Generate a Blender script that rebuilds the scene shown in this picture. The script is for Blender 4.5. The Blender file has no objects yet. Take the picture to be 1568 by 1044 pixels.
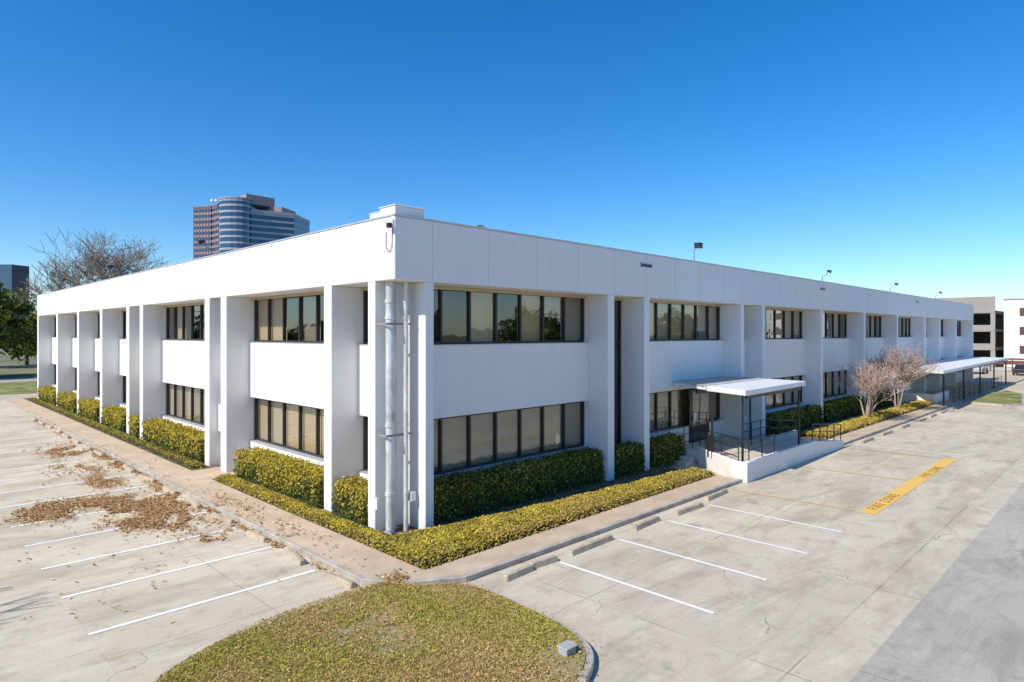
import bpy, math, random
import numpy as np
from mathutils import Vector, Matrix
random.seed(7); rng=np.random.default_rng(7)
S=bpy.context.scene; C=S.collection
S.view_settings.view_transform='Standard'; S.view_settings.look='None'; S.view_settings.exposure=0

# ------------------------------------------------------------------ materials
class NT:
    def __init__(s,name):
        s.m=bpy.data.materials.new(name); s.m.use_nodes=True
        s.t=s.m.node_tree; s.n=s.t.nodes; s.p=s.n["Principled BSDF"]; s.out=s.n["Material Output"]
    def new(s,ty,**k):
        n=s.n.new(ty)
        for a,b in k.items(): setattr(n,a,b)
        return n
    def l(s,a,b): s.t.links.new(a,b)
    def val(s,inp,v):
        if hasattr(v,'type') and hasattr(v,'links'): s.l(v,inp)
        else: inp.default_value=v
    def math(s,op,a,b=0.0,c=0.0,clamp=False):
        n=s.new("ShaderNodeMath",operation=op,use_clamp=clamp)
        s.val(n.inputs[0],a); s.val(n.inputs[1],b); s.val(n.inputs[2],c); return n.outputs[0]
    def mix(s,f,a,b,bt='MIX'):
        n=s.new("ShaderNodeMix",data_type='RGBA',blend_type=bt)
        s.val(n.inputs[0],f)
        for i,v in ((6,a),(7,b)):
            if isinstance(v,(tuple,list)): v=(*v[:3],1)
            s.val(n.inputs[i],v)
        return n.outputs[2]
    def pos(s): return s.new("ShaderNodeNewGeometry").outputs["Position"]
    def noise(s,scale,detail=4,rough=.6,vec=None,dist=0):
        n=s.new("ShaderNodeTexNoise"); n.inputs["Scale"].default_value=scale
        n.inputs["Detail"].default_value=detail; n.inputs["Roughness"].default_value=rough; n.inputs["Distortion"].default_value=dist
        s.l(vec if vec else s.pos(),n.inputs["Vector"]); return n.outputs["Fac"]
    def ramp(s,f,lo,hi):
        n=s.new("ShaderNodeMapRange"); s.val(n.inputs[0],f); n.inputs[1].default_value=lo; n.inputs[2].default_value=hi
        return n.outputs[0]
    def scl(s,v,sc):
        n=s.new("ShaderNodeVectorMath",operation='MULTIPLY'); s.l(v,n.inputs[0]); n.inputs[1].default_value=sc; return n.outputs[0]
    def bump(s,h,strength=.3,dist=.01):
        n=s.new("ShaderNodeBump"); n.inputs["Strength"].default_value=strength; n.inputs["Distance"].default_value=dist
        s.l(h,n.inputs["Height"]); s.l(n.outputs[0],s.p.inputs["Normal"])
    def done(s,col=None,rough=.8,metal=0,spec=None):
        if col is not None: s.val(s.p.inputs["Base Color"],(*col[:3],1) if isinstance(col,(tuple,list)) else col)
        s.val(s.p.inputs["Roughness"],rough); s.p.inputs["Metallic"].default_value=metal
        if spec is not None: s.p.inputs["Specular IOR Level"].default_value=spec
        return s.m

def flat(name,col,rough=.7,var=.12,scale=3,metal=0,bump=0):
    t=NT(name); n=t.noise(scale,5)
    c=t.mix(t.ramp(n,.3,.7),tuple(x*(1-var) for x in col),tuple(min(1,x*(1+var)) for x in col))
    if bump: t.bump(t.noise(scale*12,4),bump,.01)
    return t.done(c,rough,metal)

def wall_mat(name,base):
    t=NT(name); p=t.pos()
    big=t.noise(.5,4); streak=t.noise(1.0,5,.65,t.scl(p,(3.2,3.2,.28)))
    c=t.mix(t.ramp(big,.3,.75),base,tuple(x*.95 for x in base))
    c=t.mix(t.math('MULTIPLY',t.ramp(streak,.52,.8),.3),c,(base[0]*.72,base[1]*.70,base[2]*.66))
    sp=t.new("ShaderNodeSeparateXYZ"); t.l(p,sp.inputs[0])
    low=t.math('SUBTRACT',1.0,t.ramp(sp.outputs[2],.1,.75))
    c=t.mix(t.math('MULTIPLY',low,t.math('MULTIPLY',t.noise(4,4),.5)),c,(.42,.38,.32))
    t.bump(t.noise(45,3),.12,.004)
    return t.done(c,.75)
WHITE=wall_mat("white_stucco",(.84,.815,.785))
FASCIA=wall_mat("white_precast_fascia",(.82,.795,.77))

def concrete(name,a,b,joint=(4.8,4.1),stain=.5,offset=(0,0),crack=1.0,cw=.002):
    t=NT(name); p=t.pos(); sp=t.new("ShaderNodeSeparateXYZ"); t.l(p,sp.inputs[0])
    c=t.mix(t.ramp(t.noise(.16,5,.6),.35,.65),a,b)
    st=t.ramp(t.noise(.6,8,.72,t.scl(p,(.42,1.5,1)),.6),.47,.66)
    c=t.mix(t.math('MULTIPLY',st,stain),c,tuple(x*y for x,y in zip(a,(.58,.54,.50))))
    st2=t.ramp(t.noise(1.7,8,.75),.52,.70)
    c=t.mix(t.math('MULTIPLY',st2,.5),c,(a[0]*.60,a[1]*.52,a[2]*.42))
    oil=t.ramp(t.noise(.8,4,.55),.62,.72)
    c=t.mix(t.math('MULTIPLY',oil,.4),c,(.13,.11,.09))
    wh=t.ramp(t.noise(.9,7,.7,t.scl(p,(.5,1.6,1))),.54,.72)
    c=t.mix(t.math('MULTIPLY',wh,.5),c,tuple(min(.80,x*1.33) for x in b))
    fine=t.noise(28,4,.7); c=t.mix(.4,c,t.mix(fine,(.12,.11,.1),(.8,.78,.74)),'OVERLAY')
    def line(ax,per,off,w):
        u=t.math('DIVIDE',t.math('ADD',sp.outputs[ax],off),per)
        f=t.math('ABSOLUTE',t.math('SUBTRACT',t.math('FRACT',u),.5))
        return t.math('LESS_THAN',t.math('SUBTRACT',.5,f),w/per), t.math('FLOOR',u)
    lx,ix=line(0,joint[0],100+offset[0],.014); ly,iy=line(1,joint[1],100+offset[1],.014)
    cb=t.new("ShaderNodeCombineXYZ"); t.l(ix,cb.inputs[0]); t.l(iy,cb.inputs[1])
    wn=t.new("ShaderNodeTexWhiteNoise"); t.l(cb.outputs[0],wn.inputs["Vector"])
    c=t.mix(t.math('MULTIPLY',wn.outputs["Value"],.2),c,tuple(x*.72 for x in a))
    j=t.math('MAXIMUM',lx,ly); c=t.mix(t.math('MULTIPLY',j,t.math('MULTIPLY',t.ramp(t.noise(.8,4),.35,.6),.6)),c,(.16,.14,.12))
    dn=t.new("ShaderNodeTexNoise"); dn.inputs["Scale"].default_value=.9; dn.inputs["Detail"].default_value=8; t.l(p,dn.inputs["Vector"])
    add=t.new("ShaderNodeVectorMath",operation='MULTIPLY_ADD'); t.l(dn.outputs["Color"],add.inputs[0]); add.inputs[1].default_value=(1.6,1.6,0); t.l(p,add.inputs[2])
    v=t.new("ShaderNodeTexVoronoi",feature='DISTANCE_TO_EDGE'); v.inputs["Scale"].default_value=.23; t.l(add.outputs[0],v.inputs["Vector"])
    cr=t.math('LESS_THAN',v.outputs["Distance"],cw)
    msk=t.ramp(t.noise(.3,3),.44,.56)
    c=t.mix(t.math('MULTIPLY',t.math('MULTIPLY',cr,msk),.6*crack),c,(.16,.13,.10))
    t.bump(t.noise(60,4),.15,.004)
    return t.done(c,.85,spec=.3)
LOT=concrete("parking_concrete",(.565,.49,.365),(.67,.59,.455),stain=.6)
DRIVE=concrete("drive_concrete",(.43,.395,.33),(.53,.485,.415),(6.1,5.2),.6,(2,1.4),.6,.0014)
LANE=concrete("lane_concrete",(.57,.50,.38),(.66,.585,.46),(5.0,6.0),.35,(1,3))
WALK=NT("sidewalk_aggregate"); t=WALK
c=t.mix(t.ramp(t.noise(1.2,5),.35,.7),(.50,.395,.28),(.63,.52,.39)); c=t.mix(.55,c,t.mix(t.noise(70,3,.8),(.15,.12,.1),(.8,.72,.62)),'OVERLAY')
t.bump(t.noise(90,3),.4,.006); WALK=t.done(c,.9)
KERB=flat("kerb_concrete",(.43,.38,.31),.9,.3,2.5,bump=.3)
STOPM=flat("wheel_stop_concrete",(.46,.37,.26),.9,.3,4,bump=.4)
def paint(name,col,wear=.5):
    t=NT(name); n=t.ramp(t.noise(9,7,.8),.50,.70)
    c=t.mix(t.math('MULTIPLY',n,wear),col,(.54,.48,.38)); return t.done(c,.7)
PW=paint("white_road_paint",(.90,.89,.88),.45); PY=paint("yellow_road_paint",(.84,.50,.09),.5); PYF=paint("faded_yellow_paint",(.70,.48,.16),.9)
PT=paint("dark_stencil_paint",(.38,.15,.04),.5)
SOIL=NT("mulch_soil"); t=SOIL; c=t.mix(t.ramp(t.noise(6,6,.7),.35,.7),(.07,.05,.033),(.24,.18,.115)); t.bump(t.noise(25,5),.8,.03); SOIL=t.done(c,.95)
GRASSG=NT("dry_turf"); t=GRASSG
c=t.mix(t.ramp(t.noise(.9,6,.7),.38,.62),(.24,.21,.05),(.46,.33,.15)); c=t.mix(t.math('MULTIPLY',t.ramp(t.noise(.7,5,.6),.54,.66),.75),c,(.48,.39,.30)); c=t.mix(.4,c,t.mix(t.noise(40,4,.8),(.1,.1,.1),(.8,.8,.8)),'OVERLAY')
t.bump(t.noise(30,5),.8,.03); GRASSG=t.done(c,.95)
FARG=NT("far_ground"); t=FARG; c=t.mix(t.ramp(t.noise(.03,5),.4,.6),(.12,.13,.05),(.26,.23,.13)); FARG=t.done(c,.95)
LAWN=NT("lawn"); t=LAWN; c=t.mix(t.ramp(t.noise(.5,6),.4,.62),(.13,.16,.03),(.34,.30,.09)); LAWN=t.done(c,.95)
FRAME=flat("bronze_frame",(.030,.026,.022),.4,.1,2)
STEELB=flat("black_rail_steel",(.02,.02,.022),.4,.1)
GALV=NT("white_painted_pipe"); t=GALV; c=t.mix(t.ramp(t.noise(3,6,.7,t.scl(t.pos(),(1,1,.4))),.40,.70),(.74,.73,.71),(.36,.34,.31)); GALV=t.done(c,.4,.15)
ALU=flat("coping_metal",(.60,.59,.58),.4,.1,2,.4)
CANW=flat("canopy_white_metal",(.80,.79,.78),.45,.05,2)
CANG=NT("canopy_ribbed_roof"); t=CANG; c=t.mix(t.ramp(t.noise(1.5,5),.4,.7),(.42,.43,.44),(.55,.56,.57)); CANG=t.done(c,.4,.4)
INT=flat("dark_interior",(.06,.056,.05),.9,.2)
ROOFM=flat("roof_membrane",(.45,.44,.42),.9,.15,1)
def blind(name,a):
    t=NT(name); p=t.pos(); sp=t.new("ShaderNodeSeparateXYZ"); t.l(p,sp.inputs[0])
    f=t.math('FRACT',t.math('MULTIPLY',sp.outputs[2],22))
    c=t.mix(t.ramp(f,0,.35),tuple(x*.6 for x in a),a); c=t.mix(t.math('MULTIPLY',t.noise(1.3,3),.25),c,tuple(x*.6 for x in a))
    return t.done(c,.7)
BL=[blind("blind_tan",(.78,.67,.47)),blind("blind_beige",(.66,.58,.43)),blind("blind_grey",(.42,.39,.33)),blind("blind_pale",(.84,.77,.61))]
# bronze tinted glass: Schlick reflectance (same from both sides, so sunlight passes in to the blinds)
GL=NT("bronze_glass"); t=GL
t.n.remove(t.p); tr=t.new("ShaderNodeBsdfTransparent"); tr.inputs[0].default_value=(.77,.73,.66,1)
gl=t.new("ShaderNodeBsdfGlossy"); gl.inputs["Roughness"].default_value=.01; gl.inputs["Color"].default_value=(.95,.95,.95,1)
lw=t.new("ShaderNodeLayerWeight"); lw.inputs[0].default_value=.5
f5=t.math('POWER',lw.outputs["Facing"],3.5); fac=t.math('MULTIPLY_ADD',f5,.85,.12)
bp=t.new("ShaderNodeBump"); bp.inputs["Strength"].default_value=.08; bp.inputs["Distance"].default_value=.05; t.l(t.noise(.9,2),bp.inputs["Height"]); t.l(bp.outputs[0],gl.inputs["Normal"])
ms=t.new("ShaderNodeMixShader"); t.l(fac,ms.inputs[0]); t.l(tr.outputs[0],ms.inputs[1]); t.l(gl.outputs[0],ms.inputs[2]); t.l(ms.outputs[0],t.out.inputs[0]); GL=t.m
def leafmat(name,trans=.25,rough=.6):
    t=NT(name); a=t.new("ShaderNodeAttribute",attribute_name="Col"); t.l(a.outputs["Color"],t.p.inputs["Base Color"]); t.p.inputs["Roughness"].default_value=rough; t.p.inputs["Specular IOR Level"].default_value=.3
    tl=t.new("ShaderNodeBsdfTranslucent"); t.l(a.outputs["Color"],tl.inputs[0]); ms=t.new("ShaderNodeMixShader"); ms.inputs[0].default_value=trans
    t.l(t.p.outputs[0],ms.inputs[1]); t.l(tl.outputs[0],ms.inputs[2]); t.l(ms.outputs[0],t.out.inputs[0]); return t.m
LEAF=leafmat("foliage_leaf",.3); DRY=leafmat("dry_leaf",.15,.8)
CORE=flat("hedge_core",(.035,.038,.012),.95,.3,5)
BARK=flat("bark",(.20,.16,.13),.9,.25,6,bump=.4); BARKP=flat("myrtle_bark",(.48,.35,.27),.85,.2,6)
GREYP=flat("grey_metal",(.25,.25,.25),.5,.1)

# ------------------------------------------------------------------ geometry
def empty(name):
    e=bpy.data.objects.new(name,None); C.objects.link(e); return e
class B:
    def __init__(s): s.v=[];s.f=[];s.m=[]
    def box(s,x0,y0,z0,x1,y1,z1,m=0):
        x0,x1=sorted((x0,x1));y0,y1=sorted((y0,y1));z0,z1=sorted((z0,z1)); n=len(s.v)
        s.v+=[(x0,y0,z0),(x1,y0,z0),(x1,y1,z0),(x0,y1,z0),(x0,y0,z1),(x1,y0,z1),(x1,y1,z1),(x0,y1,z1)]
        for q in ((3,2,1,0),(4,5,6,7),(0,1,5,4),(1,2,6,5),(2,3,7,6),(3,0,4,7)): s.f.append(tuple(n+i for i in q)); s.m.append(m)
        return s
    def prism(s,poly,z0,z1,m=0,mtop=None):
        a=sum(poly[i][0]*poly[(i+1)%len(poly)][1]-poly[(i+1)%len(poly)][0]*poly[i][1] for i in range(len(poly)))
        if a<0: poly=poly[::-1]
        n=len(s.v);k=len(poly); zt=z1 if isinstance(z1,(list,tuple)) else [z1]*k
        if a<0 and isinstance(z1,(list,tuple)): zt=list(z1)[::-1]
        s.v+=[(p[0],p[1],z0) for p in poly]+[(p[0],p[1],z) for p,z in zip(poly,zt)]
        s.f.append(tuple(n+k+i for i in range(k))); s.m.append(m if mtop is None else mtop)
        s.f.append(tuple(n+i for i in reversed(range(k)))); s.m.append(m)
        for i in range(k): j=(i+1)%k; s.f.append((n+i,n+j,n+k+j,n+k+i)); s.m.append(m)
        return s
    def sheet(s,poly,z,m=0):
        a=sum(poly[i][0]*poly[(i+1)%len(poly)][1]-poly[(i+1)%len(poly)][0]*poly[i][1] for i in range(len(poly)))
        if a<0: poly=poly[::-1]
        n=len(s.v); s.v+=[(p[0],p[1],z) for p in poly]; s.f.append(tuple(range(n,n+len(poly)))); s.m.append(m); return s
    def cyl(s,p0,p1,r0,r1=None,k=8,m=0,cap=True):
        if r1 is None:r1=r0
        p0=Vector(p0);p1=Vector(p1);d=(p1-p0)
        if d.length<1e-6: return s
        d.normalize(); a=d.orthogonal().normalized(); b=d.cross(a); n=len(s.v)
        for p,r in ((p0,r0),(p1,r1)):
            for i in range(k):
                q=p+a*(r*math.cos(2*math.pi*i/k))+b*(r*math.sin(2*math.pi*i/k)); s.v.append(tuple(q))
        for i in range(k): j=(i+1)%k; s.f.append((n+i,n+j,n+k+j,n+k+i)); s.m.append(m)
        if cap: s.f.append(tuple(n+i for i in reversed(range(k)))); s.m.append(m); s.f.append(tuple(n+k+i for i in range(k))); s.m.append(m)
        return s
    def tube(s,pts,r,k=8,m=0):
        for a,b in zip(pts[:-1],pts[1:]): s.cyl(a,b,r,r,k,m)
        return s
    def build(s,name,mats,parent=None,bevel=0,smooth=False):
        me=bpy.data.meshes.new(name); me.from_pydata(s.v,[],s.f)
        for m in (mats if isinstance(mats,(list,tuple)) else [mats]): me.materials.append(m)
        me.polygons.foreach_set("material_index",s.m)
        if smooth: me.polygons.foreach_set("use_smooth",[True]*len(s.f))
        me.update(); o=bpy.data.objects.new(name,me); C.objects.link(o)
        if parent: o.parent=parent
        if bevel:
            b=o.modifiers.new("bevel","BEVEL"); b.width=bevel; b.segments=1; b.limit_method='ANGLE'
        return o
def leaves(name,cen,nor,size,col,mat=LEAF,parent=None,aspect=.6):
    N=len(cen); cen=np.asarray(cen,float); nor=np.asarray(nor,float); size=np.broadcast_to(np.asarray(size,float),(N,))[:,None]
    nor/= (np.linalg.norm(nor,axis=1,keepdims=True)+1e-9)
    r=rng.normal(size=(N,3)); t=np.cross(nor,r); t/=(np.linalg.norm(t,axis=1,keepdims=True)+1e-9); b=np.cross(nor,t)
    V=np.stack([cen-t*size,cen-b*size*aspect+nor*size*.15,cen+t*size,cen+b*size*aspect+nor*size*.15],1).reshape(-1,3)
    me=bpy.data.meshes.new(name); me.vertices.add(4*N); me.vertices.foreach_set("co",V.ravel().astype(np.float32))
    me.loops.add(4*N); me.loops.foreach_set("vertex_index",np.arange(4*N,dtype=np.int32))
    me.polygons.add(N); me.polygons.foreach_set("loop_start",np.arange(0,4*N,4,dtype=np.int32))
    try: me.polygons.foreach_set("loop_total",np.full(N,4,dtype=np.int32))
    except Exception: pass
    me.update(calc_edges=True); me.validate()
    at=me.attributes.new("Col","FLOAT_COLOR","POINT"); c4=np.ones((N,4)); c4[:,:3]=col; at.data.foreach_set("color",np.repeat(c4,4,0).ravel().astype(np.float32))
    me.materials.append(mat); o=bpy.data.objects.new(name,me); C.objects.link(o)
    if parent:o.parent=parent
    return o
def wob(x,y,z,s=1.0): return (np.sin(x*2.1*s+1.3*np.sin(y*1.7*s))+np.sin(y*2.7*s+z*3.1*s+.7)+np.sin(x*5.3*s+z*2.2*s)*.5)/2.5
def pal(N,cols,w,clump=None):
    cols=np.array(cols); idx=rng.choice(len(cols),N,p=np.array(w)/sum(w)); c=cols[idx]*rng.uniform(.7,1.3,(N,1))
    if clump is not None: c=c*(1+.35*clump[:,None])
    return np.clip(c,0,1)
GREEN=[(.09,.13,.02),(.14,.18,.028),(.26,.25,.04),(.04,.06,.013)]
YEL=[(.62,.47,.045),(.46,.38,.045),(.74,.54,.08),(.22,.21,.03)]
BRN=[(.50,.32,.09),(.56,.40,.09),(.34,.26,.05),(.60,.43,.15)]

def hedge(x0,y0,x1,y1,h,dens=450,ls=.045,z0=.1,topyel=.5,name="hedge",sun_yel=0):
    p=empty(name)
    b=B(); b.box(x0+.08,y0+.08,z0-.05,x1-.08,y1-.08,h-.09); b.build("hedge_core",CORE,p)
    cs=[];ns=[]
    def face(o,u,v,n):
        A=np.linalg.norm(u)*np.linalg.norm(v); N=int(A*dens); a=rng.random((N,2)); c=np.array(o)+a[:,:1]*np.array(u)+a[:,1:]*np.array(v)
        c=c+np.array(n)*(wob(c[:,0],c[:,1],c[:,2],1.2)*.06+rng.normal(0,.035,N)-.01)[:,None]
        cs.append(c); ns.append(np.array(n)*.9+rng.normal(0,.55,(N,3)))
    dx,dy,dz=x1-x0,y1-y0,h-z0
    face((x0,y0,h),(dx,0,0),(0,dy,0),(0,0,1.))
    face((x0,y0,z0),(dx,0,0),(0,0,dz),(0,-1.,0)); face((x0,y0,z0),(0,dy,0),(0,0,dz),(-1.,0,0)); face((x1,y0,z0),(0,dy,0),(0,0,dz),(1.,0,0))
    c=np.concatenate(cs); n=np.concatenate(ns); N=len(c)
    M=int(dx*dy*70)+40; s=np.column_stack([rng.uniform(x0,x1,M),rng.uniform(y0,y1,M),h+rng.uniform(0,.12,M)]); c=np.concatenate([c,s]); n=np.concatenate([n,rng.normal(size=(M,3))]); N+=M
    low=(c[:,2]-z0)/(h-z0); keep=(low>.18)|(rng.random(N)<.45); c=c[keep];n=n[keep];N=len(c);low=low[keep]
    col=pal(N,GREEN,[4,4,2,2],wob(c[:,0],c[:,1],c[:,2],2)); y=rng.random(N)<np.clip((low-.25)*topyel+.3*wob(c[:,0],c[:,1],c[:,2],.7)*topyel+sun_yel,0,1)  # sunlight put into leaf colour: yellower towards the top and on sunward hedges
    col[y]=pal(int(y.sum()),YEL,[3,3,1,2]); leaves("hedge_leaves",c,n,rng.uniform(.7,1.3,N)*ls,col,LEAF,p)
def ivy(poly,h,dens,ls,cols,w,name="ground_cover",z0=.12):
    p=empty(name); poly=np.array(poly); 
    B().prism([tuple(q) for q in (poly-poly.mean(0))*.985+poly.mean(0)],z0-.02,z0+h*.55).build("ground_cover_core",CORE,p)
    mn=poly.min(0);mx=poly.max(0); A=np.prod(mx-mn); N=int(A*dens); a=rng.random((N,2))*(mx-mn)+mn
    ins=np.zeros(N,bool); k=len(poly)
    for i in range(k):
        j=(i-1)%k; yi,yj=poly[i,1],poly[j,1]
        cnd=((yi>a[:,1])!=(yj>a[:,1]))&(a[:,0]<(poly[j,0]-poly[i,0])*(a[:,1]-yi)/(yj-yi+1e-12)+poly[i,0]); ins^=cnd
    a=a[ins]; N=len(a); a=a+rng.normal(0,.035,(N,2)); wv=wob(a[:,0],a[:,1],0,1.6)
    ed=np.full(N,9.)
    for i in range(k):
        q0=poly[i-1];q1=poly[i];d=q1-q0;L=np.linalg.norm(d);tt=np.clip(((a-q0)@d)/L**2,0,1);ed=np.minimum(ed,np.linalg.norm(a-(q0+tt[:,None]*d),axis=1))
    hh=h*(np.clip(ed/.16,0,1)**.5)*(.85+.2*wv)*np.where(rng.random(N)<.3,rng.uniform(.3,1,N),1)
    c=np.column_stack([a,z0+hh+rng.normal(0,.015,N)]); n=rng.normal(0,.45,(N,3)); n[:,2]+=.9; n[:,0]-=.25
    col=pal(N,cols,w,wv)
    br=(rng.random(N)<np.clip(.15+.4*wob(a[:,0]+3,a[:,1]*2,0,.45)+.35*(a[:,0]>1.5),0,.8)); col[br]=pal(int(br.sum()),BRN,[2,2,2,2])
    leaves("ground_cover_leaves",c,n,rng.uniform(.7,1.3,N)*ls,col,LEAF,p)

# ------------------------------------------------------------------ ground
B().sheet([(-3000,-3000),(3000,-3000),(3000,3000),(-3000,3000)],0).build("ground",FARG)
B().sheet([(-45,-60),(118,-60),(118,58),(-45,58)],.004).build("parking_lot",LOT)
B().sheet([(-1.5,-30),(118,-30),(118,-10.6),(-1.5,-10.6)],.008).build("driveway",DRIVE)
B().sheet([(-30,-12),(-6.85,-12),(-6.85,1.5),(-30,1.5)],.008).build("driveway_lane",LANE)
B().sheet([(-45,53),(-2,53),(-2,56),(-45,56)],.008).build("lane",LANE)
B().sheet([(-120,58),(40,58),(40,76),(-120,76)],.02).build("lawn",LAWN)
B().sheet([(-150,76),(60,76),(60,84),(-150,84)],.015).build("road",DRIVE)
b=B(); b.prism([(-1.95,52),(-1.95,-1.75),(-1.35,-2.55),(-.35,-3.15),(13.0,-3.15),(13.0,-2.3),(-.8,-2.3),(-.8,52)],0,.12)
b.box(-.795,10.45,0,1.1,12.5,.125); b.prism([(23.4,-3.15),(50,-3.15),(50,-2.35),(23.4,-2.35)],0,.12); b.box(50.001,-3.15,0,90,1,.118)
b.build("sidewalk",WALK)
b=B(); b.prism([(-2.1,52),(-2.1,-1.8),(-1.45,-2.68),(-.4,-3.3),(13.0,-3.3),(13.0,-3.152),(-.35,-3.152),(-1.352,-2.552),(-1.952,-1.75),(-1.952,52)],0,.13)
b.box(23.4,-3.3,0,90,-3.152,.13); b.build("kerb",KERB,None,.015)
b=B(); b.box(-.797,-2.297,0,1.2,10.44,.11); b.box(-.797,12.51,0,1.2,52,.11); b.box(1.201,-2.297,0,13.0,1.2,.11); b.box(23.4,-2.347,0,50,1.2,.11); b.build("planting_bed",SOIL)

mk=empty("road_markings")
b=B()
for x in (2.0,4.4,6.8,9.25): b.sheet([(x-.045,-3.95),(x+.045,-3.95),(x+.045,-7.9),(x-.045,-7.9)],.012)
for x in (24.6,27.7,31.0,35.4,38.2,41.0,44.4,47.8,51,54,57): b.sheet([(x-.05,-3.6),(x+.05,-3.6),(x+.35,-8.3),(x+.25,-8.3)],.012)
ys=[-.3,1.98,4.25,6.5,8.8,11.55]+[11.55+2.3*i for i in range(1,17)]
for y in ys: b.sheet([(-2.4,y-.05),(-2.4,y+.05),(-6.85,y+.05),(-6.85,y-.05)],.012)
b.build("stall_lines",PW,mk)
b=B(); b.sheet([(11.75,-7.6),(11.75,-8.05),(23.6,-7.95),(23.6,-7.5)],.012); b.build("fire_lane_band",PY,mk)
b=B()
for (x0,y0,x1,y1) in ((11.65,-3.6,11.8,-7.5),(17.3,-3.6,17.6,-7.5),(23.3,-3.4,23.5,-7.4)):
    d=Vector((x1-x0,y1-y0,0)).normalized(); n=Vector((-d.y,d.x,0))*.05
    b.sheet([(x0+n.x,y0+n.y),(x0-n.x,y0-n.y),(x1-n.x,y1-n.y),(x1+n.x,y1+n.y)],.016)
b.build("faded_yellow_lines",PYF,mk)
for x in (12.3,18.6):
    c=bpy.data.curves.new("fire_lane_text","FONT"); c.body="FIRE ZONE"; c.size=.42; c.space_character=1.35; c.materials.append(PT)
    o=bpy.data.objects.new("fire_lane_text",c); o.location=(x,-7.93,.020); C.objects.link(o); o.parent=mk

def stop(x,y,L,ang,h=.13):
    b=B(); prof=[(-.09,0),(-.055,h),(.055,h),(.09,0)]
    for i in (-L/2,-L/2+.04,L/2-.04,L/2):
        sc=.8 if abs(i)==L/2 else 1
        for px,pz in prof: b.v.append((i,px*sc,pz*sc))
    for s_ in range(3):
        for j in range(3): a=s_*4+j; b.f.append((a,a+4,a+5,a+1)); b.m.append(0)
    b.f.append((0,1,2,3)); b.m.append(0); b.f.append((15,14,13,12)); b.m.append(0)
    for t_ in (-L*.32,L*.32): b.cyl((t_,0,h-.01),(t_,0,h+.012),.02,k=6)
    o=b.build("wheel_stop",STOPM,None,.01); o.location=(x,y,.005); o.rotation_euler=(0,0,ang)
for x,y,L,a in ((.72,-3.82,.95,.06),(1.62,-3.76,.85,-.08),(3.4,-3.8,1.75,.02),(6.0,-3.75,1.35,.06),(8.2,-3.85,1.5,-.03),(10.4,-3.62,1.5,.05)): stop(x,y,L,a)
for y,L,a in ((-1.35,.95,.1),(.75,1.1,-.16),(2.95,.95,.1),(5.3,1.2,.12),(7.6,1.1,-.1),(10,1.2,0),(12.6,1.3,.12),(15,1.4,-.04),(17.4,1.4,.6),(19.7,1.4,0),(22,1.4,.05),(24.3,1.4,0),(26.6,1.4,0),(29,1.4,.1),(31.2,1.4,0),(33.5,1.4,0),(36,1.4,0)):
    stop(-2.36-(abs(a)>.5)*.4,y,L,math.pi/2+a)
for x in (26,29.3,33,36.8,39.6,42.6,46): stop(x,-3.75,1.6,random.uniform(-.05,.05))

# grass island
isl=[(-6.9,-3.6),(-6.4,-3.0),(-5.2,-2.5),(-4.2,-2.28),(-3.2,-2.2),(-2.3,-2.25),(-1.75,-2.42),(-1.3,-2.95),(-.75,-3.38),(-.5,-3.9),(-.5,-4.6),(-.55,-5.6),(-.6,-6.3),(-.78,-7.0),(-1.2,-7.5),(-2.0,-7.85),(-3.2,-8.3),(-5,-8.6),(-7,-8.2),(-7.6,-6.5),(-7.5,-4.8)]
def smooth_poly(P,n=2):
    P=[np.array(p,float) for p in P]
    for _ in range(n):
        Q=[]
        for i in range(len(P)): a=P[i];b_=P[(i+1)%len(P)]; Q+=[a*.75+b_*.25,a*.25+b_*.75]
        P=Q
    return P
ia=np.array(smooth_poly(isl)); cen=ia.mean(0); inn=cen+(ia-cen)*.955
b=B(); b.prism([tuple(q) for q in ia],0,.13); b.build("island_kerb",KERB,None,.02)
isp=empty("grass_island"); b=B(); b.prism([tuple(q) for q in inn],.02,.15); b.build("turf",GRASSG,isp)
def inside(a,poly):
    ins=np.zeros(len(a),bool);k=len(poly)
    for i in range(k):
        j=(i-1)%k; cnd=((poly[i,1]>a[:,1])!=(poly[j,1]>a[:,1]))&(a[:,0]<(poly[j,0]-poly[i,0])*(a[:,1]-poly[i,1])/(poly[j,1]-poly[i,1]+1e-12)+poly[i,0]); ins^=cnd
    return ins
def fbm(x,y,seed=0):
    r=np.random.default_rng(seed); o=np.zeros_like(x); am=1;f=.7
    for k in range(5):
        for _ in range(3):
            a=r.uniform(0,6.28);ph=r.uniform(0,6.28); o+=am*np.sin((x*math.cos(a)+y*math.sin(a))*f*2+ph+am*np.sin(x*f+ph))
        am*=.62;f*=1.9
    return o/3.2
N=230000; a=rng.random((N,2))*(ia.max(0)-ia.min(0))+ia.min(0); a=a[inside(a,cen+(ia-cen)*(.955+.05*(ia[:,:1]<-1.5)))]
pt=fbm(a[:,0],a[:,1],3); a=a[rng.random(len(a))<np.clip(.62-.75*pt,.06,1)]; N=len(a)
pt=fbm(a[:,0]*.8+5,a[:,1]*.8,9)
c=np.column_stack([a,.15+rng.uniform(.0,.03,N)]); n=rng.normal(0,1,(N,3)); n[:,2]=np.abs(n[:,2])*.8+.2; n[:,0]-=.5
g=pal(N,[(.48,.42,.07),(.34,.34,.05),(.56,.46,.12)],[3,3,2]); d_=pal(N,[(.66,.48,.20),(.56,.35,.13),(.44,.31,.14)],[3,2,2]); k_=(rng.random(N)<np.clip(.50+.8*pt,.12,.95))[:,None]
leaves("grass_blades",c,n,rng.uniform(.02,.045,N),np.where(k_,d_,g),DRY,isp,.17)
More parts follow.
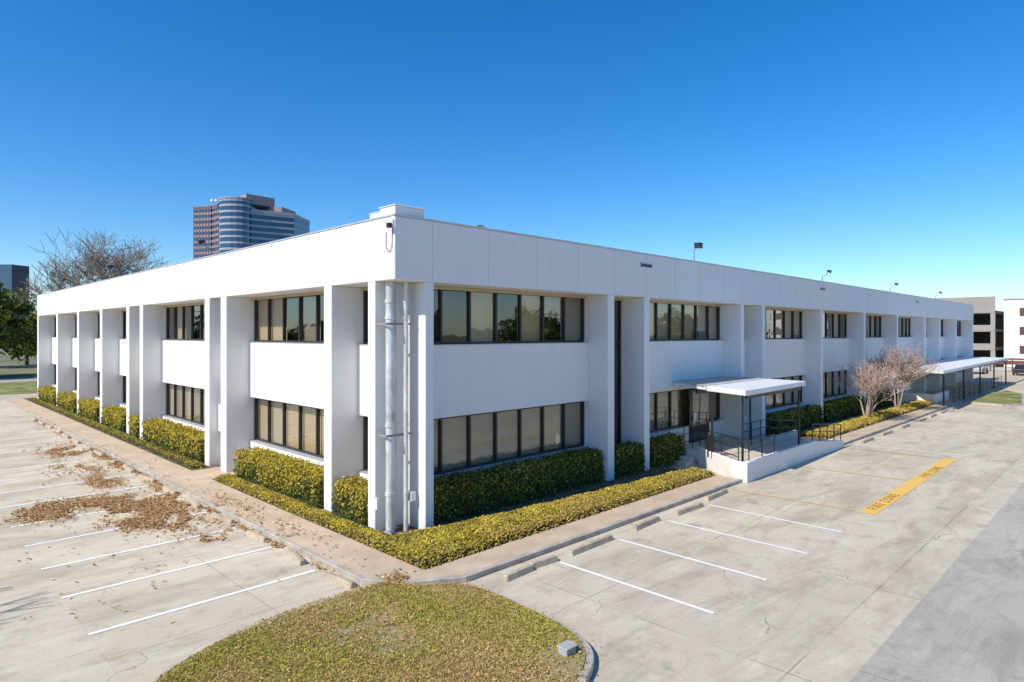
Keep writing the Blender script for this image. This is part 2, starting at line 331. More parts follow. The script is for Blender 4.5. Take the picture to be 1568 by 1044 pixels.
N=5200; a=rng.random((N,2))*(ia.max(0)-ia.min(0))+ia.min(0); a=a[inside(a,cen+(ia-cen)*1.02)]; w=(fbm(a[:,0],a[:,1],5)>.05)|(rng.random(len(a))<.3); a=a[w];N=len(a)
n=rng.normal(0,.4,(N,3)); n[:,2]+=1
leaves("fallen_leaves",np.column_stack([a,np.full(N,.18)]),n,rng.uniform(.02,.038,N),pal(N,[(.48,.24,.09),(.58,.36,.17),(.30,.15,.06)],[3,2,1]),DRY,isp)
b=B(); b.box(-1.55,-7.15,.12,-1.3,-6.95,.25); b.box(-1.57,-7.17,.25,-1.28,-6.93,.28); b.cyl((-1.22,-7.02,.12),(-1.22,-7.02,.25),.04); b.build("irrigation_valve_box",flat("valve_grey",(.40,.40,.38),.7),None,.01)

def litter(clusters,name="leaf_litter"):
    cs=[]
    for (x,y,rx,ry,N) in clusters:
        u=rng.normal(0,.45,(N,2)); p=np.column_stack([x+u[:,0]*rx,y+u[:,1]*ry]); k=fbm(p[:,0]*1.7,p[:,1]*1.7,4)>-.12; cs.append(p[k|(rng.random(N)<.05)])
    a=np.concatenate(cs);N=len(a); n=rng.normal(0,.45,(N,3)); n[:,2]+=1
    z=np.where((a[:,0]>-2.1)&(a[:,0]<-.8),.14,.022)+rng.uniform(0,.02,N)
    leaves(name,np.column_stack([a,z]),n,rng.uniform(.03,.06,N),pal(N,[(.50,.29,.13),(.58,.38,.19),(.36,.19,.08),(.64,.48,.29)],[3,3,2,1]),DRY)
litter([(-5.7,10.0,1.0,1.2,5200),(-4.7,9.9,1.3,1.1,5200),(-3.7,8.4,1.2,1.9,6500),(-4.0,6.9,.9,1.0,3300),(-3.0,6.3,.9,1.6,4200),(-2.7,5.2,.5,.9,1500),(-3.3,3.95,.45,.4,900),(-2.5,9.0,.25,3,1200),(-3.9,16.4,.8,1.7,2600),(-3.2,21.5,1.1,2.6,2800),(-3.6,13.3,.7,1.4,1100),(-2.4,17.3,.3,3,1300),(-2.25,3,.10,5,700),(-2.25,14,.12,9,1200),(-1.6,6,.6,8,550),(-2.3,30,.3,12,1000),(-1.5,-2.3,.4,.4,150),(-4.5,7,4,8,350)])

ivy([(-.78,-2.28),(-.78,10.3),(-.15,10.3),(-.15,.0),(1.3,-.25),(5.5,-.75),(12.9,-1.25),(12.9,-2.28)],.2,1500,.032,YEL,[4,4,2,2])
ivy([(-.7,12.7),(-.7,50),(-.15,50),(-.15,12.7)],.18,700,.04,GREEN+YEL,[2,3,3,1,2,3,1,1])
ivy([(24.8,-2.3),(24.8,-.9),(50,-.9),(50,-2.3)],.2,420,.06,YEL,[3,2,2,1])
N=5000; a=np.column_stack([rng.uniform(1.3,12.9,N),rng.uniform(-1.4,.3,N)]); n=rng.normal(0,.6,(N,3)); n[:,2]+=.6
leaves("bed_litter",np.column_stack([a,np.full(N,.125)]),n,rng.uniform(.02,.045,N),pal(N,[(.28,.19,.11),(.17,.19,.06),(.36,.28,.18)],[2,1,1]),DRY)
hedge(1.42,.12,9.15,.85,1.22,620,.042,topyel=.45)
hedge(9.8,-.02,11.6,.75,1.15,450,.045,topyel=.4); hedge(12.35,.02,14.7,.75,1.15,420,.045,topyel=.4)
hedge(.02,1.42,.8,3.15,1.1,500,.042,topyel=1.0,sun_yel=.2)
hedge(-.12,3.85,.75,10.1,1.12,560,.042,topyel=1.2,sun_yel=.25)
for y0,y1 in ((13.7,21.6),(22.7,24.0),(25.2,29.6),(30.9,35.6),(37,42.3),(43.6,49.6)): hedge(-.1,y0,.75,y1,1.1,230,.06,topyel=1.2,sun_yel=.35)
for x0,x1 in ((23.6,30.2),(31.1,38.0),(39.2,45.6)): hedge(x0,-.15,x1,.7,1.1,200,.07,topyel=.4)

# ------------------------------------------------------------------ building
bld=empty("office_building")
LX,LY=76.0,50.7; SO,FT=6.88,8.55
b=B()
b.box(0,0,SO,LX,.30,FT); b.box(0,.301,SO,.30,LY,FT); b.box(.301,LY-.3,SO,LX,LY,FT); b.box(LX-.3,.301,SO,LX,LY-.301,FT)
b.build("fascia",FASCIA,bld,.02)
b=B(); b.box(.302,.302,SO+.01,LX-.302,LY-.302,8.2); b.build("roof_deck",[ROOFM],bld)
b=B(); b.box(.302,.302,SO-.0,LX-.302,1.62,SO+.008); b.box(.302,1.622,SO-.0,1.62,LY-.302,SO+.008); b.build("soffit",WHITE,bld)
b=B(); e=.02
b.box(-e,-e,FT+.001,LX+e,.33,FT+.05); b.box(-e,.332,FT+.001,.33,LY+e,FT+.05); b.box(.332,LY-.33,FT+.001,LX+e,LY+e,FT+.05); b.box(LX-.33,.332,FT+.001,LX+e,LY-.332,FT+.05)
b.build("parapet_coping",ALU,bld,.008)
SEAL=flat("joint_sealant",(.56,.55,.55),.9,.05)
b=B()
for x in [1.25+2.1*i for i in range(36)]: b.box(x-.009,-.003,SO+.03,x+.009,.02,FT-.01)
for y in [3.4+8.5*i for i in range(6)]: b.box(-.003,y-.006,SO+.03,.02,y+.006,FT-.01)
b.build("panel_joints",SEAL,bld)
b=B()
for x in (11.35,30.2,52): b.box(x,-.02,8.05,x+.75,-.004,8.17)
b.build("overflow_scuppers",FRAME,bld)
b=B()
for x in (11.35,30.2,52): b.box(x-.04,-.035,8.17,x+.79,-.002,8.20); b.box(x-.04,-.035,8.02,x+.79,-.002,8.05)
b.build("scupper_trim",ALU,bld)
b=B(); b.box(.05,.05,FT+.05,1.0,.75,FT+.28); b.box(.02,.02,FT+.281,1.04,.78,FT+.31); b.box(.08,.76,FT+.05,.8,1.3,FT+.20); b.box(.06,.79,FT+.201,.84,1.33,FT+.225); b.build("roof_collector_box",CANW,bld,.01)
finR=[(1.0,1.3),(9.25,9.65),(11.6,11.98),(19.85,20.2),(22.25,22.6),(30.3,30.7),(38.3,38.7),(46.3,46.7),(54.8,55.2),(60.2,60.6),(67.2,67.6),(75.6,75.99)]
finL=[(.93,1.3),(3.25,3.7),(11.2,11.75),(12.95,13.45),(21.9,22.4),(24.3,24.8),(29.9,30.4),(35.9,36.4),(42.6,43.1),(50.2,50.69)]
b=B()
for a0,a1 in finR[1:]: b.box(a0,.004,0,a1,1.30,SO-.002)
for a0,a1 in finL[1:]: b.box(.004,a0,0,1.30,a1,SO-.002)
b.box(1.0,.004,0,1.3,1.30,SO-.002); b.box(.004,.93,0,.998,1.28,SO-.002)
b.build("fins",WHITE,bld,.018)
W=[(1.25,2.97),(5.12,6.87)]
sp=B(); fr=B(); gl=B(); bl=B(); hd=B()
def pb(bb,side,t0,d0,z0,t1,d1,z1,m=0):
    if side=='R': bb.box(t0,d0,z0,t1,d1,z1,m)
    else: bb.box(d0,t0,z0,d1,t1,z1,m)
def pq(bb,side,t0,t1,d,z0,z1,m=0,tilt=0,tz=0):
    n=len(bb.v); P=[(t0,d+tilt-tz,z0),(t1,d-tilt-tz,z0),(t1,d-tilt+tz,z1),(t0,d+tilt+tz,z1)]
    if side=='L': P=[(p[1],p[0],p[2]) for p in P][::-1]
    bb.v+=P; bb.f.append((n,n+1,n+2,n+3)); bb.m.append(m)
def bay(side,a,c,full=False):
    if c-a<.4: return
    n=max(1,round((c-a)/1.2)); w=(c-a)/n
    wins=W if not full else [(.35,6.87)]
    if not full:
        pb(sp,side,a+.002,.90,2.97,c-.002,1.31,5.12); pb(sp,side,a+.002,.90,0,c-.002,1.31,1.25)
        pb(hd,side,a+.002,.885,5.121,c-.002,1.30,5.14); pb(hd,side,a+.002,.885,1.251,c-.002,1.30,1.27)
    else: pb(sp,side,a+.002,.9,0,c-.002,1.31,.35)
    for wi,(z0,z1) in enumerate(wins):
        z0+=.02
        pb(fr,side,a+.003,1.11,z0,c-.003,1.21,z0+.07); pb(fr,side,a+.003,1.11,z1-.07,c-.003,1.21,z1)
        for i in range(n+1):
            t=a+i*w; t=min(max(t,a+.04),c-.04); pb(fr,side,t-.035,1.09,z0+.071,t+.035,1.21,z1-.071)
        if full:
            for zz in (2.97,5.1): pb(fr,side,a+.003,1.105,zz,c-.003,1.205,zz+.08)
        for i in range(n):
            t0=a+i*w+.03;t1=a+(i+1)*w-.03
            pq(gl,side,t0,t1,1.16,z0+.05,z1-.05,0,random.uniform(-.005,.005),random.uniform(-.004,.004))
            r=random.random()
            if full: continue
            up=wi==1
            if up:
                if r<.16: continue
                m=random.choice([0,1,1,2]) if side=='R' else random.choice([1,2,2,0]); 
                zb=z0+.02 if random.random()<.7 else z0+random.uniform(.2,1.0)
                if r<.30:
                    pq(bl,side,t0,t0+(t1-t0)*.45,1.30,z0+.02,z1,m); continue
            else:
                m=random.choice([0,0,3,1]) if r<.93 else 2; zb=z0+.02
                if side=='R': m=random.choice([1,1,1,0])
            pq(bl,side,t0-.02,t1+.02,1.26+random.uniform(0,.02),zb,z1,m)
def bays(side,fins):
    for (a0,a1),(b0,b1) in zip(fins[:-1],fins[1:]):
        bay(side,a1,b0,(side=='R' and abs(a1-9.65)<.01))
bays('R',finR); bays('L',finL)
sp.build("spandrel_walls",WHITE,bld,.012); fr.build("window_frames",FRAME,bld); gl.build("window_glass",GL,bld); bl.build("window_blinds",BL,bld); hd.build("window_sills",ALU,bld)
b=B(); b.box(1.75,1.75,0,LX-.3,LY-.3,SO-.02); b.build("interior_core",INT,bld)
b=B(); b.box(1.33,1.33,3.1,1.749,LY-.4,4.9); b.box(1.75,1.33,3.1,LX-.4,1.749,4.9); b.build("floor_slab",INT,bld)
TAN=flat("tan_head_trim",(.50,.42,.27),.8,.1)
b=B()
for s_,f in (('R',finR),('L',finL)):
    for (a0,a1),(b0,b1) in zip(f[:-1],f[1:]):
        if b0-a1>.4: pb(b,s_,a1+.004,1.0,6.78,b0-.004,1.088,6.872)
b.build("window_head_trim",TAN,bld)
b=B(); b.box(LX-.02,1.3,0,LX,LY-.1,SO); b.box(1.3,LY-.02,0,LX-.05,LY,SO); b.build("rear_walls",WHITE,bld)
b=B(); b.box(16.55,.86,.5,18.35,.898,2.9); b.build("entrance_door_frame",FRAME,bld)
b=B(); 
for x0,x1 in ((16.62,17.4),(17.5,18.28)): pq(b,'R',x0,x1,.85,.6,2.8)
b.build("entrance_door_glass",GL,bld)
b=B(); b.box(16.9,.835,1.5,17.15,.846,1.85); b.build("door_notice",PW,bld)
b=B(); b.box(17.42,.80,1.3,17.46,.84,1.9); b.build("door_handle",ALU,bld)
b=B(); b.box(.35,11.78,1.5,.65,12.92,2.6); b.box(.33,11.9,2.62,.6,12.6,3.6); b.box(.30,12.0,1.6,.349,12.7,2.5); b.build("electrical_cabinet",CANW,bld,.01)
b=B()
for (x,y,r) in ((.28,.60,.125),(.66,.42,.07),(.50,.74,.05)):
    b.cyl((x,y,.1),(x,y,SO-.003),r,k=20)
    for z in (1.1,2.95,5.85,6.3): b.cyl((x,y,z),(x,y,z+.09),r*1.16,k=20)
b.cyl((.28,.60,.1),(.05,.42,.13),.115,k=16)
b.build("downspouts",GALV,bld)
b=B()
for z in (2.7,5.7): b.box(.05,.45,z,.9,.48,z+.06); b.box(.05,.48,z,.08,.92,z+.06)
b.build("downspout_brackets",GREYP,bld)
b=B(); b.box(.02,.86,.7,.1,.925,1.0); b.box(.75,.30,.9,.9,.45,1.15); b.build("junction_boxes",CANW,bld)
b=B(); b.box(-.05,.02,8.25,-.002,.14,8.45,0); b.cyl((-.12,.08,8.34),(-.03,.08,8.38),.03,k=10,m=0); b.cyl((-.12,.08,8.22),(-.12,.08,8.34),.065,.075,14,1)
pts=[(-.02,.08+.0,8.25)]
for i in range(15):
    a=math.pi*i/14; pts.append((-.025,.08+.14*(1-math.cos(a)),7.85-.22*math.sin(a)))
pts.append((-.02,.36,8.15)); b.tube(pts,.012,6,2); b.build("security_camera",[CANW,STEELB,GREYP],bld)
def rooflamp(x,y,dirx,diry):
    b=B(); z=FT+.06; b.cyl((x,y,z-.4),(x,y,z+.55),.03,k=8,m=0); b.cyl((x,y,z+.55),(x+dirx*.12,y+diry*.12,z+.68),.025,k=8,m=0)
    hx,hy=x+dirx*.22,y+diry*.22
    b.box(hx-.15,hy-.13,z+.62,hx+.15,hy+.13,z+.82,1); b.box(hx-.17,hy-.15,z+.825,hx+.17,hy+.15,z+.85,1); b.box(hx-.12,hy-.1,z+.60,hx+.12,hy+.1,z+.617,2)
    b.build("roof_floodlight",[GREYP,STEELB,CANW],None,.008)
def goose(x,y,dx,dy):
    b=B(); z=FT+.0; b.cyl((x,y,z-.3),(x,y,z+.45),.028,k=8); 
    pts=[(x+dx*.28*math.sin(a),y+dy*.28*math.sin(a),z+.45+.25*(1-math.cos(a))) for a in [i*math.pi*.6/6 for i in range(7)]]
    b.tube(pts,.025,6); q=pts[-1]; b.cyl(q,(q[0]+dx*.22,q[1]+dy*.22,q[2]-.1),.06,.10,10,1); b.build("roof_lamp",[GREYP,STEELB],None)
rooflamp(16.2,.45,0,-1)
for x in (31.8,46.3,60.8): goose(x,.45,.3,-1)
for y in (13.9,28,40.6): goose(.45,y,-1,.2)
b=B(); b.box(30,20,8.2,33,23,9.2); b.box(30.2,20.2,9.2,32.8,22.8,9.3); b.cyl((31.5,21.5,9.3),(31.5,21.5,9.45),.8,k=16); b.build("rooftop_air_conditioner",GREYP,None,.03)

# landing, ramp, canopy
ent=empty("entrance_landing")
RW=flat("ramp_concrete",(.58,.52,.42),.9,.15,3)
b=B(); b.prism([(13.15,-3.3),(13.15,-3.0),(14.9,-.6),(15.0,.88),(19.8,.88),(19.8,-3.3)],0,.5,0,1); b.build("landing_slab",[WHITE,RW],ent,.01)
b=B(); b.box(13.15,-3.48,0,19.6,-3.302,.75); b.prism([(13.0,-3.48),(13.148,-3.48),(13.148,-2.98),(14.86,-.6),(14.70,-.6),(13.0,-2.95)],0,.74)
n=len(b.v); b.v+=[(19.602,-3.48,0),(23.3,-3.48,0),(23.3,-3.302,0),(19.602,-3.302,0),(19.602,-3.48,.745),(23.3,-3.48,.35),(23.3,-3.302,.35),(19.602,-3.302,.745)]
for q in ((3,2,1,0),(4,5,6,7),(0,1,5,4),(1,2,6,5),(2,3,7,6),(3,0,4,7)): b.f.append(tuple(n+i for i in q)); b.m.append(0)
b.build("landing_walls",WHITE,ent,.012)
b=B()
b.v+=[(19.802,-3.3,0),(23.3,-3.3,0),(23.3,-1.4,0),(19.802,-1.4,0),(19.802,-3.3,.5),(23.3,-3.3,.13),(23.3,-1.4,.13),(19.802,-1.4,.5)]
for q in ((3,2,1,0),(4,5,6,7),(0,1,5,4),(1,2,6,5),(2,3,7,6),(3,0,4,7)): b.f.append(q); b.m.append(0)
b.box(19.802,-1.398,0,23.2,-1.2,.62); b.build("ramp",[RW],ent,.01)
b=B(); b.box(14.3,-.45,0,14.7,.85,.33); b.box(13.95,-.45,0,14.298,.85,.18); b.build("steps",RW,ent,.01)
def rail(b,p0,p1,h=.95,n=4,rails=(.95,.5)):
    p0=Vector(p0);p1=Vector(p1)
    for i in range(n):
        q=p0.lerp(p1,i/(n-1)); b.cyl(q,q+Vector((0,0,h)),.022,k=6)
    for r in rails: b.cyl(p0+Vector((0,0,r)),p1+Vector((0,0,r)),.02,k=6)
b=B(); rail(b,(13.4,-2.95,.5),(14.75,-.9,.5),1.0,3,(1.0,.66,.33)); rail(b,(13.35,-3.38,.74),(15.6,-3.38,.74),.75,3,(.75,.4))
rail(b,(19.6,-3.38,.74),(23.2,-3.38,.36),.75,5,(.75,.42)); rail(b,(17.2,-1.3,.5),(20,-1.3,.5),1.0,4,(1,.66,.33)); rail(b,(20.0,-1.3,.62),(23.2,-1.3,.3),.8,4,(.8,.45))
rail(b,(14.9,.2,.5),(16.3,.2,.5),1.0,3,(1,.66,.33))
b.build("handrails",STEELB,ent)
can=empty("entrance_canopy")
b=B(); b.prism([(13.15,-3.35),(19.6,-3.1),(19.9,-1.3),(14.05,-1.3)],3.16,3.36); b.prism([(14.0,-1.28),(19.95,-1.28),(20.4,.88),(15.1,.88)],3.20,3.33); b.build("canopy_deck",CANW,can,.012)
b=B()
for i in range(26):
    f=i/25; x0=14.05+(19.85-14.05)*f; x1=15.15+(20.35-15.15)*f; b.cyl((x0,-1.2,3.345),(x1,.86,3.345),.035,k=6)
b.build("canopy_ribs",CANG,can)
b=B(); b.prism([(14.02,-1.26),(19.93,-1.26),(20.38,.878),(15.12,.878)],3.331,3.345); b.build("canopy_roof",CANG,can)
b=B(); b.box(14.0,-3.0,2.98,19.3,-2.92,3.158); b.box(14.4,-.7,2.98,19.6,-.62,3.158); b.build("canopy_beams",STEELB,can)
b=B()
for x,y in ((14.05,-1.55),(13.75,-2.95),(19.2,-2.95),(19.4,-.66)): b.cyl((x,y,.5),(x,y,3.16),.045,k=10)
b.build("canopy_posts",STEELB,can)
b=B(); b.cyl((14.3,-1.35,0.5),(14.3,-1.35,1.4),.14,k=14); b.cyl((14.3,-1.35,1.4),(14.3,-1.35,1.5),.15,.07,14); b.build("litter_bin",STEELB)
can=empty("entrance_canopy")
b=B(); b.prism([(42.8,-3.7),(76,-3.0),(76.2,.86),(46.5,.86)],2.65,2.87); b.build("canopy_deck",CANW,can,.01)
b=B()
for x in (46,53,60,67,74): b.cyl((x,-3.1,.12),(x,-3.1,2.65),.06,k=8)
b.box(46,-3.15,2.5,75,-3.05,2.64); b.build("canopy_posts",STEELB,can)
b=B(); rail(b,(50,-3.0,.12),(72,-3.0,.12),1.0,12,(1,.66,.33)); b.build("metal_railing",STEELB)
b=B(); b.box(47.2,-2.3,.1,52,-2.1,.85); b.box(47.2,-2.098,.1,47.4,.5,.85); b.build("planter_wall",WHITE,None,.01)

# ------------------------------------------------------------------ trees
def branchtree(b,base,h,spread,levels,r0,seed,stems=1,tips=None,up=.35,k=5,split=(3,4),minr=.008,first=.3):
    R=random.Random(seed)
    def grow(p,d,L,r,lv):
        n=3; q=p
        for i in range(n):
            d=(d+Vector((R.gauss(0,.12),R.gauss(0,.12),R.gauss(0,.05)+.03))).normalized(); q2=q+d*(L/n); r2=max(minr,r*(1-.14)); b.cyl(q,q2,r,r2,max(3,k-(levels-lv)//1 if lv<levels else k),0,False); q=q2;r=r2
            if lv<=levels-1 and lv>0 and i<2 and R.random()<.7:
                a=Vector((R.gauss(0,1),R.gauss(0,1),R.gauss(.2,.5))).normalized(); grow(q,(d*.6+a*spread).normalized(),L*.6,max(minr,r*.5),lv-1)
        if lv>0:
            m=R.randint(*split); ph=R.uniform(0,6.28)
            for i in range(m):
                an=ph+6.283*i/m+R.gauss(0,.3); a=Vector((math.cos(an),math.sin(an),R.gauss(up,.4))).normalized(); grow(q,(d*.75+a*spread).normalized(),L*R.uniform(.6,.85),max(minr,r*R.uniform(.5,.7)),lv-1)
        elif tips is not None: tips.append(tuple(q))
    for s_ in range(stems):
        a=6.283*s_/stems+R.uniform(-.3,.3); tl=.34 if stems>1 else 0; d=Vector((math.cos(a)*tl,math.sin(a)*tl,1)).normalized()
        grow(Vector(base)+Vector((d.x*.2,d.y*.2,0)),d,h*first,r0,levels)
def bare(name,pos,h,levels,r0,seed,spread=.7,mat=BARK,stems=1,tipcol=None,tipn=0,tips_s=.05,minr=.012,first=.3,split=(3,4)):
    e=empty(name); b=B(); tips=[]; branchtree(b,pos,h,spread,levels,r0,seed,stems,tips,minr=minr,first=first,split=split); b.build("trunk_and_branches",mat,e)
    if tipcol:
        T=np.array(tips); T=np.repeat(T,tipn,0)+rng.normal(0,.09,(len(T)*tipn,3)); leaves("seed_heads",T,rng.normal(size=T.shape),rng.uniform(.6,1.3,len(T))*tips_s,pal(len(T),tipcol,[1]*len(tipcol)),DRY,e)
    return e
bare("crepe_myrtle",(33.8,-1.5,.1),4.5,4,.06,3,.6,BARKP,7,[(.50,.32,.24),(.60,.44,.34)],2,.035,.013,.27,(2,3))
bare("crepe_myrtle",(40.9,-1.4,.1),5.8,4,.06,5,.55,BARKP,7,[(.46,.28,.20),(.56,.38,.28)],2,.04,.014,.27,(2,3))
bare("bare_tree",(12.0,71,0),19.5,5,.35,41,.8,BARK,1,None,0,minr=.024,first=.31)
bare("bare_tree",(16.0,73,0),17.0,5,.3,42,.8,BARK,1,None,0,minr=.024,first=.30)
bare("bare_tree",(7.8,74,0),16.5,5,.3,43,.8,BARK,1,None,0,minr=.024,first=.30)
bare("bare_tree",(-3.0,84,0),5.5,4,.1,13,.6,BARKP,3,[(.35,.25,.17)],3,.12,.03,.28)
bare("bare_tree",(-17.8,6.5,0),8.5,5,.2,21,.6,BARK,1,None,0,minr=.02,first=.3)
bare("bare_tree",(-17.6,1.6,0),8,5,.2,22,.6,BARK,1,None,0,minr=.02,first=.3)
bare("bare_tree",(150,-1,0),17,5,.3,15,.7,BARK,1,None,0,minr=.04,first=.3)
def oak(name,pos,h,R,seed,n=16000,ls=.22,cols=GREEN):
    e=empty(name); b=B(); tips=[]; branchtree(b,pos,h*.75,.9,3,.4*h/12,seed,1,tips,minr=.05,first=.3); b.build("trunk_and_limbs",BARK,e)
    r=np.random.default_rng(seed); K=55
    c0=np.array(pos)+np.array([0,0,h*.6])
    cl=r.normal(size=(K,3)); cl/=np.linalg.norm(cl,axis=1,keepdims=True); cl*=r.uniform(.35,1,(K,1))**.5; cl=cl*np.array([R,R,h*.38])+c0
    idx=r.integers(0,K,n); rad=r.uniform(.8,1.5,K)*R*.22; u=r.normal(size=(n,3)); u/=np.linalg.norm(u,axis=1,keepdims=True); u*=r.random((n,1))**.4
    P=cl[idx]+u*rad[idx][:,None]*np.array([1,1,.75]); tone=r.uniform(-.5,.8,K)[idx]
    leaves("leaves",P,u+r.normal(0,.6,(n,3)),r.uniform(.6,1.3,n)*ls,pal(n,cols,[3,3,2,3],tone),LEAF,e)
oak("live_oak_tree",(-1.5,88,0),12.5,6.5,31,22000,.2)
oak("live_oak_tree",(-12,92,0),11,6,32,15000,.22)
oak("live_oak_tree",(9,97,0),9.5,5,33,9000,.25)
oak("live_oak_tree",(69.3,75,0),27.5,4.5,34,7000,.28)
def mass(name,specs,n,ls):
    e=empty(name); P=[];T=[]; b=B()
    for (x,y,h,R) in specs:
        K=16; cl=rng.normal(size=(K,3)); cl/=np.linalg.norm(cl,axis=1,keepdims=True); cl*=rng.uniform(.3,1,(K,1)); cl=cl*np.array([R,R,h*.35])+np.array([x,y,h*.6])
        i=rng.integers(0,K,n); u=rng.normal(size=(n,3)); u/=np.linalg.norm(u,axis=1,keepdims=True); u*=rng.random((n,1))**.4; P.append(cl[i]+u*R*.35); T.append(rng.uniform(-.5,.6,K)[i]); b.cyl((x,y,0),(x,y,h*.55),.3,.15,6)
    P=np.concatenate(P);T=np.concatenate(T); leaves("leaves",P,rng.normal(size=P.shape),rng.uniform(.6,1.4,len(P))*ls,pal(len(P),GREEN,[3,3,2,3],T),LEAF,e); b.build("trunks",BARK,e)
sp_=[(random.uniform(-40,160),random.uniform(-75,-62),random.uniform(7,12),random.uniform(4,6)) for _ in range(26)]+[(random.uniform(-62,-48),random.uniform(-50,70),random.uniform(7,11),random.uniform(4,6)) for _ in range(16)]
mass("distant_trees",sp_,700,.55)
sp_=[(-60+i*9+random.uniform(-3,3),118+random.uniform(-8,8),random.uniform(7,10),6) for i in range(12)]+[(175+random.uniform(-8,8),-90+i*9,random.uniform(6,9),6) for i in range(14)]
mass("distant_trees",sp_,600,.6)

# ------------------------------------------------------------------ background buildings
TG=NT("tower_glass"); TG=TG.done((.05,.09,.15),.1,0,.8); TG.node_tree.nodes["Principled BSDF"].inputs["Metallic"].default_value=.3
TP=flat("tower_pink_granite",(.34,.235,.24),.6,.06,.05); TB=flat("tower_light_band",(.38,.40,.44),.6,.05,.05)
def WP(d,r): k=.70710678; return (-9.645+k*(d+r),-13.97+k*(d-r))
tw=empty("office_tower")
def ring(pts,z0,z1,step,mb,name,band=1.7):
    a=np.array(pts);c=a.mean(0); sm=[tuple(q) for q in c+(a-c)*.985]
    B().prism(sm,0,z1-.3).build(name+"_glazing",TG,tw); b=B(); z=z0
    while z<z1-1: b.prism(pts,z,z+band); z+=step
    b.prism(pts,z1-2.2,z1); b.build(name+"_bands",mb,tw)
L=[WP(400,-198.5),WP(397,-186),WP(384,-172.0),WP(384,-166),WP(405,-164),WP(425,-196)]
ring(L,2,84.5,3.5,TP,"granite_wing",band=1.5)
b=B()
for (q0,q1) in ((L[0],L[1]),(L[1],L[2])):
    n=6
    for i in range(n+1):
        x=q0[0]+(q1[0]-q0[0])*i/n; y=q0[1]+(q1[1]-q0[1])*i/n; b.box(x-.22,y-.22,0,x+.22,y+.22,84.4)
b.build("granite_wing_piers",TP,tw)
M_=[WP(383,-171.5)]+[WP(378+6*(1-math.sin(a)),-166+9*(-math.cos(a))) for a in [i*math.pi/8 for i in range(1,8)]]+[WP(384,-157),WP(410,-157),WP(410,-172)]
ring(M_,3,86,3.7,TB,"curved_bay",band=1.2)
Rr=[WP(385,-157),WP(399,-135.5),WP(425,-134),WP(425,-158)]
ring(Rr,3,80,3.7,TB,"banded_wing",band=1.2)
b=B(); b.prism([WP(392,-166),WP(386,-160),WP(400,-148),WP(415,-158)],84,89.5); b.prism([WP(398,-150),WP(398,-143),WP(415,-140),WP(415,-152)],78,84); b.build("penthouse",TP,tw)
b=B()
for i in range(4): x,y=WP(388.5,-181.5+2.6*i); b.cyl((x,y,85.2),(x,y,86.6),1.0,k=10)
b.build("roof_sign_letters",PW,tw)
tb=empty("office_tower"); 
b=B(); a=[WP(350,-285),WP(350,-273),WP(360,-271),WP(375,-285)]; b.prism(a,0,43); b.build("glazing",TG,tb); b=B()
for z in range(4,44,4): b.prism([(x*1.0008-.1,y*1.0008-.1) for x,y in a],z,z+.8)
b.build("floor_bands",flat("teal_band",(.12,.30,.32),.4),tb)
pg=empty("parking_garage"); b=B(); CN=flat("garage_concrete",(.32,.285,.25),.9,.12,.3)
for z in (0.0,3.0,6.0,9.0): b.box(118.3,4,z-.3 if z else 0,140,34,z+.15)
for z in (3.0,6.0,9.0): b.box(118,4,z-.25,118.29,34,z+.8)
b.box(118,4,9.81,118.29,18,11.4)
for y in range(4,35,5): b.box(118.05,y,0,118.6,y+.6,9)
b.build("decks_and_columns",CN,pg); b=B(); b.box(125,5,.2,139,33,8.7); b.build("garage_interior",INT,pg)
wb=empty("white_office_building"); b=B(); b.box(119,-40,0,140,3,10.9); b.build("walls",WHITE,wb,.05)
b=B(); 
for z in (2.2,5.2,8.2):
    for i in range(7): b.box(118.93,-39.5+i*6,z,119.02,-35+i*6,z+1.3)
b.build("windows",flat("rust_window",(.12,.06,.045),.3),wb)
b=B(); b.box(118.8,-40.2,10.9,140.2,3.2,11.15); b.build("coping",ALU,wb)
b=B(); RED=flat("maroon_rail",(.16,.045,.04),.6,.1)
for i in range(24): b.box(104,-30+i*2.5,0,104.15,-29.85+i*2.5,1.9)
b.box(103.95,-30,1.05,104.2,29,1.6); b.box(103.95,-30,1.7,104.2,29,1.95); b.build("maroon_fence",RED)
for i,(x,y,cc) in enumerate(((97,-6,(.6,.6,.6)),(97,-2,(.03,.03,.035)),(97,3,(.45,.46,.48)),(99,8,(.2,.03,.03)))):
    car=empty("parked_car"); P=flat("car_paint_%d"%i,cc,.25,.03)
    b=B(); prof=[(-2.2,.35),(-2.25,.8),(-1.9,.95),(-1.2,1.0),(-.6,1.42),(.9,1.45),(1.6,1.0),(2.15,.9),(2.2,.4)]
    n=len(prof); 
    for sx_ in (-.88,.88):
        for px,pz in prof: b.v.append((x+px,y+sx_*(.85 if pz>1.1 else 1),pz))
    b.f.append(tuple(range(n))); b.m.append(0); b.f.append(tuple(range(2*n-1,n-1,-1))); b.m.append(0)
    for j in range(n): q=(j+1)%n; b.f.append((j,j+n,q+n,q)); b.m.append(0)
    b.build("body",P,car,.04); b=B()
    for wx in (-1.35,1.35):
        for wy in (-.9,.9): b.cyl((x+wx,y+wy-.1,.33),(x+wx,y+wy+.1,.33),.33,k=14)
    b.build("wheels",STEELB,car); b=B(); b.box(x-.75,y-.78,1.02,x+1.0,y+.78,1.36); b.build("windows",INT,car)
b=B(); b.box(55.3,-9.0,0,55.7,-8.7,1.6); b.box(55.25,-9.05,1.6,55.75,-8.65,1.68); b.build("utility_cabinet",CANW,None,.02)
b=B(); b.prism([(50.5,-6.0),(52,-7.2),(62,-6.0),(66,-4.2),(58,-3.4),(51,-3.5)],0,.13); b.build("far_island_kerb",KERB)
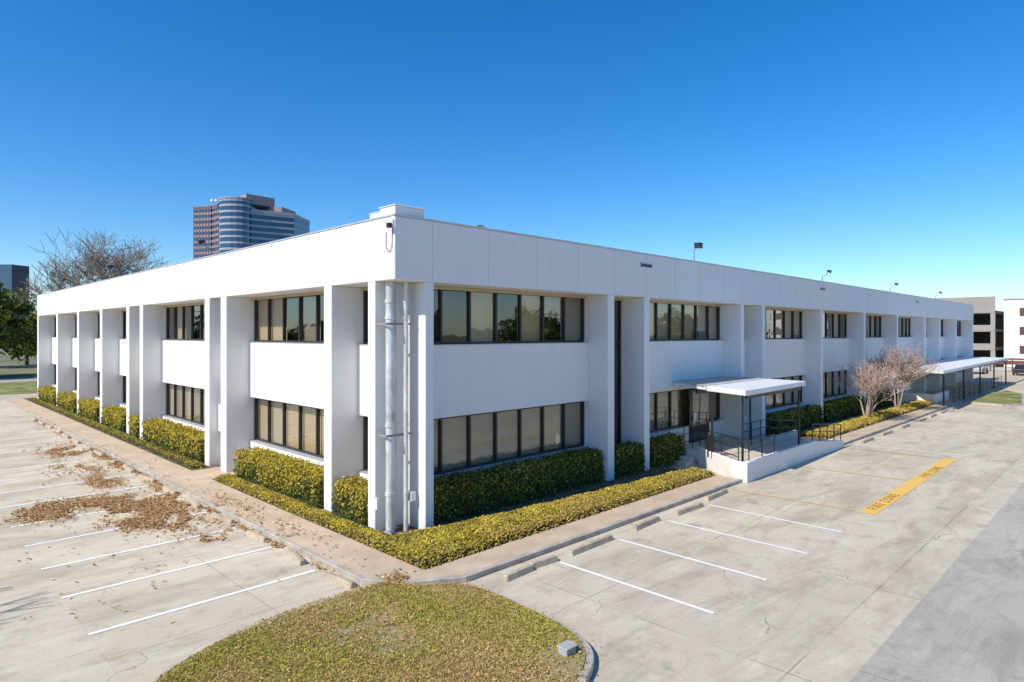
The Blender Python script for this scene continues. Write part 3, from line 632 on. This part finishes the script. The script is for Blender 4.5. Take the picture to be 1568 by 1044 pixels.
b=B(); b.prism([(50.9,-5.8),(52.1,-6.9),(61.9,-5.8),(65,-4.3),(58,-3.7),(51.2,-3.8)],.02,.16); b.build("far_island_lawn",LAWN)
def lamp(x,y,h):
    b=B(); b.cyl((x,y,0),(x,y,.6),.25,k=12,m=0); b.cyl((x,y,.6),(x,y,h),.09,.06,10,1); b.box(x-.9,y-.04,h-.1,x+.9,y+.04,h,1); b.box(x-1.1,y-.2,h-.05,x-.5,y+.2,h+.12,1); b.box(x+.5,y-.2,h-.05,x+1.1,y+.2,h+.12,1); b.build("street_lamp",[WHITE,GREYP])
lamp(95,-3,7.5)
b=B(); b.cyl((-3.2,62,0),(-3.2,62,1.6),.05,k=6); b.cyl((-4.4,62,0),(-4.4,62,1.6),.05,k=6); b.box(-4.5,61.95,.9,-3.1,62.05,1.7); b.build("lawn_sign",STEELB)

# ------------------------------------------------------------------ light, sky, camera
sd=Vector((-1,.13,.93)).normalized(); el=math.asin(sd.z); az=math.atan2(sd.x,sd.y)
sun=bpy.data.lights.new("sun","SUN"); sun.energy=4.95; sun.angle=math.radians(.5); sun.color=(1,.95,.86)
so=bpy.data.objects.new("sun",sun); so.rotation_euler=sd.to_track_quat('Z','Y').to_euler(); C.objects.link(so)
w=bpy.data.worlds.new("World"); S.world=w; w.use_nodes=True; nt=w.node_tree; bg=nt.nodes["Background"]
sk=nt.nodes.new("ShaderNodeTexSky"); sk.sky_type='NISHITA'; sk.sun_disc=False; sk.sun_elevation=el; sk.sun_rotation=az
sk.air_density=1.0; sk.dust_density=.3; sk.ozone_density=4.0; sk.altitude=0
hs=nt.nodes.new("ShaderNodeHueSaturation"); hs.inputs["Saturation"].default_value=1.36; hs.inputs["Value"].default_value=1.2
mx=nt.nodes.new("ShaderNodeMix"); mx.data_type='RGBA'; mx.blend_type='MULTIPLY'; mx.inputs[0].default_value=1; mx.inputs[7].default_value=(.80,.89,.98,1)
nt.links.new(sk.outputs[0],hs.inputs["Color"]); nt.links.new(hs.outputs[0],mx.inputs[6]); nt.links.new(mx.outputs[2],bg.inputs[0]); bg.inputs[1].default_value=.145
cd=bpy.data.cameras.new("camera"); cd.sensor_width=36; cd.lens=982/1568*36; cd.shift_y=-12/1568; cd.clip_end=6000; cd.clip_start=.1
cam=bpy.data.objects.new("camera",cd); cam.location=(-9.645,-13.97,5.48); cam.rotation_euler=(math.pi/2,0,-math.pi/4); C.objects.link(cam); S.camera=cam
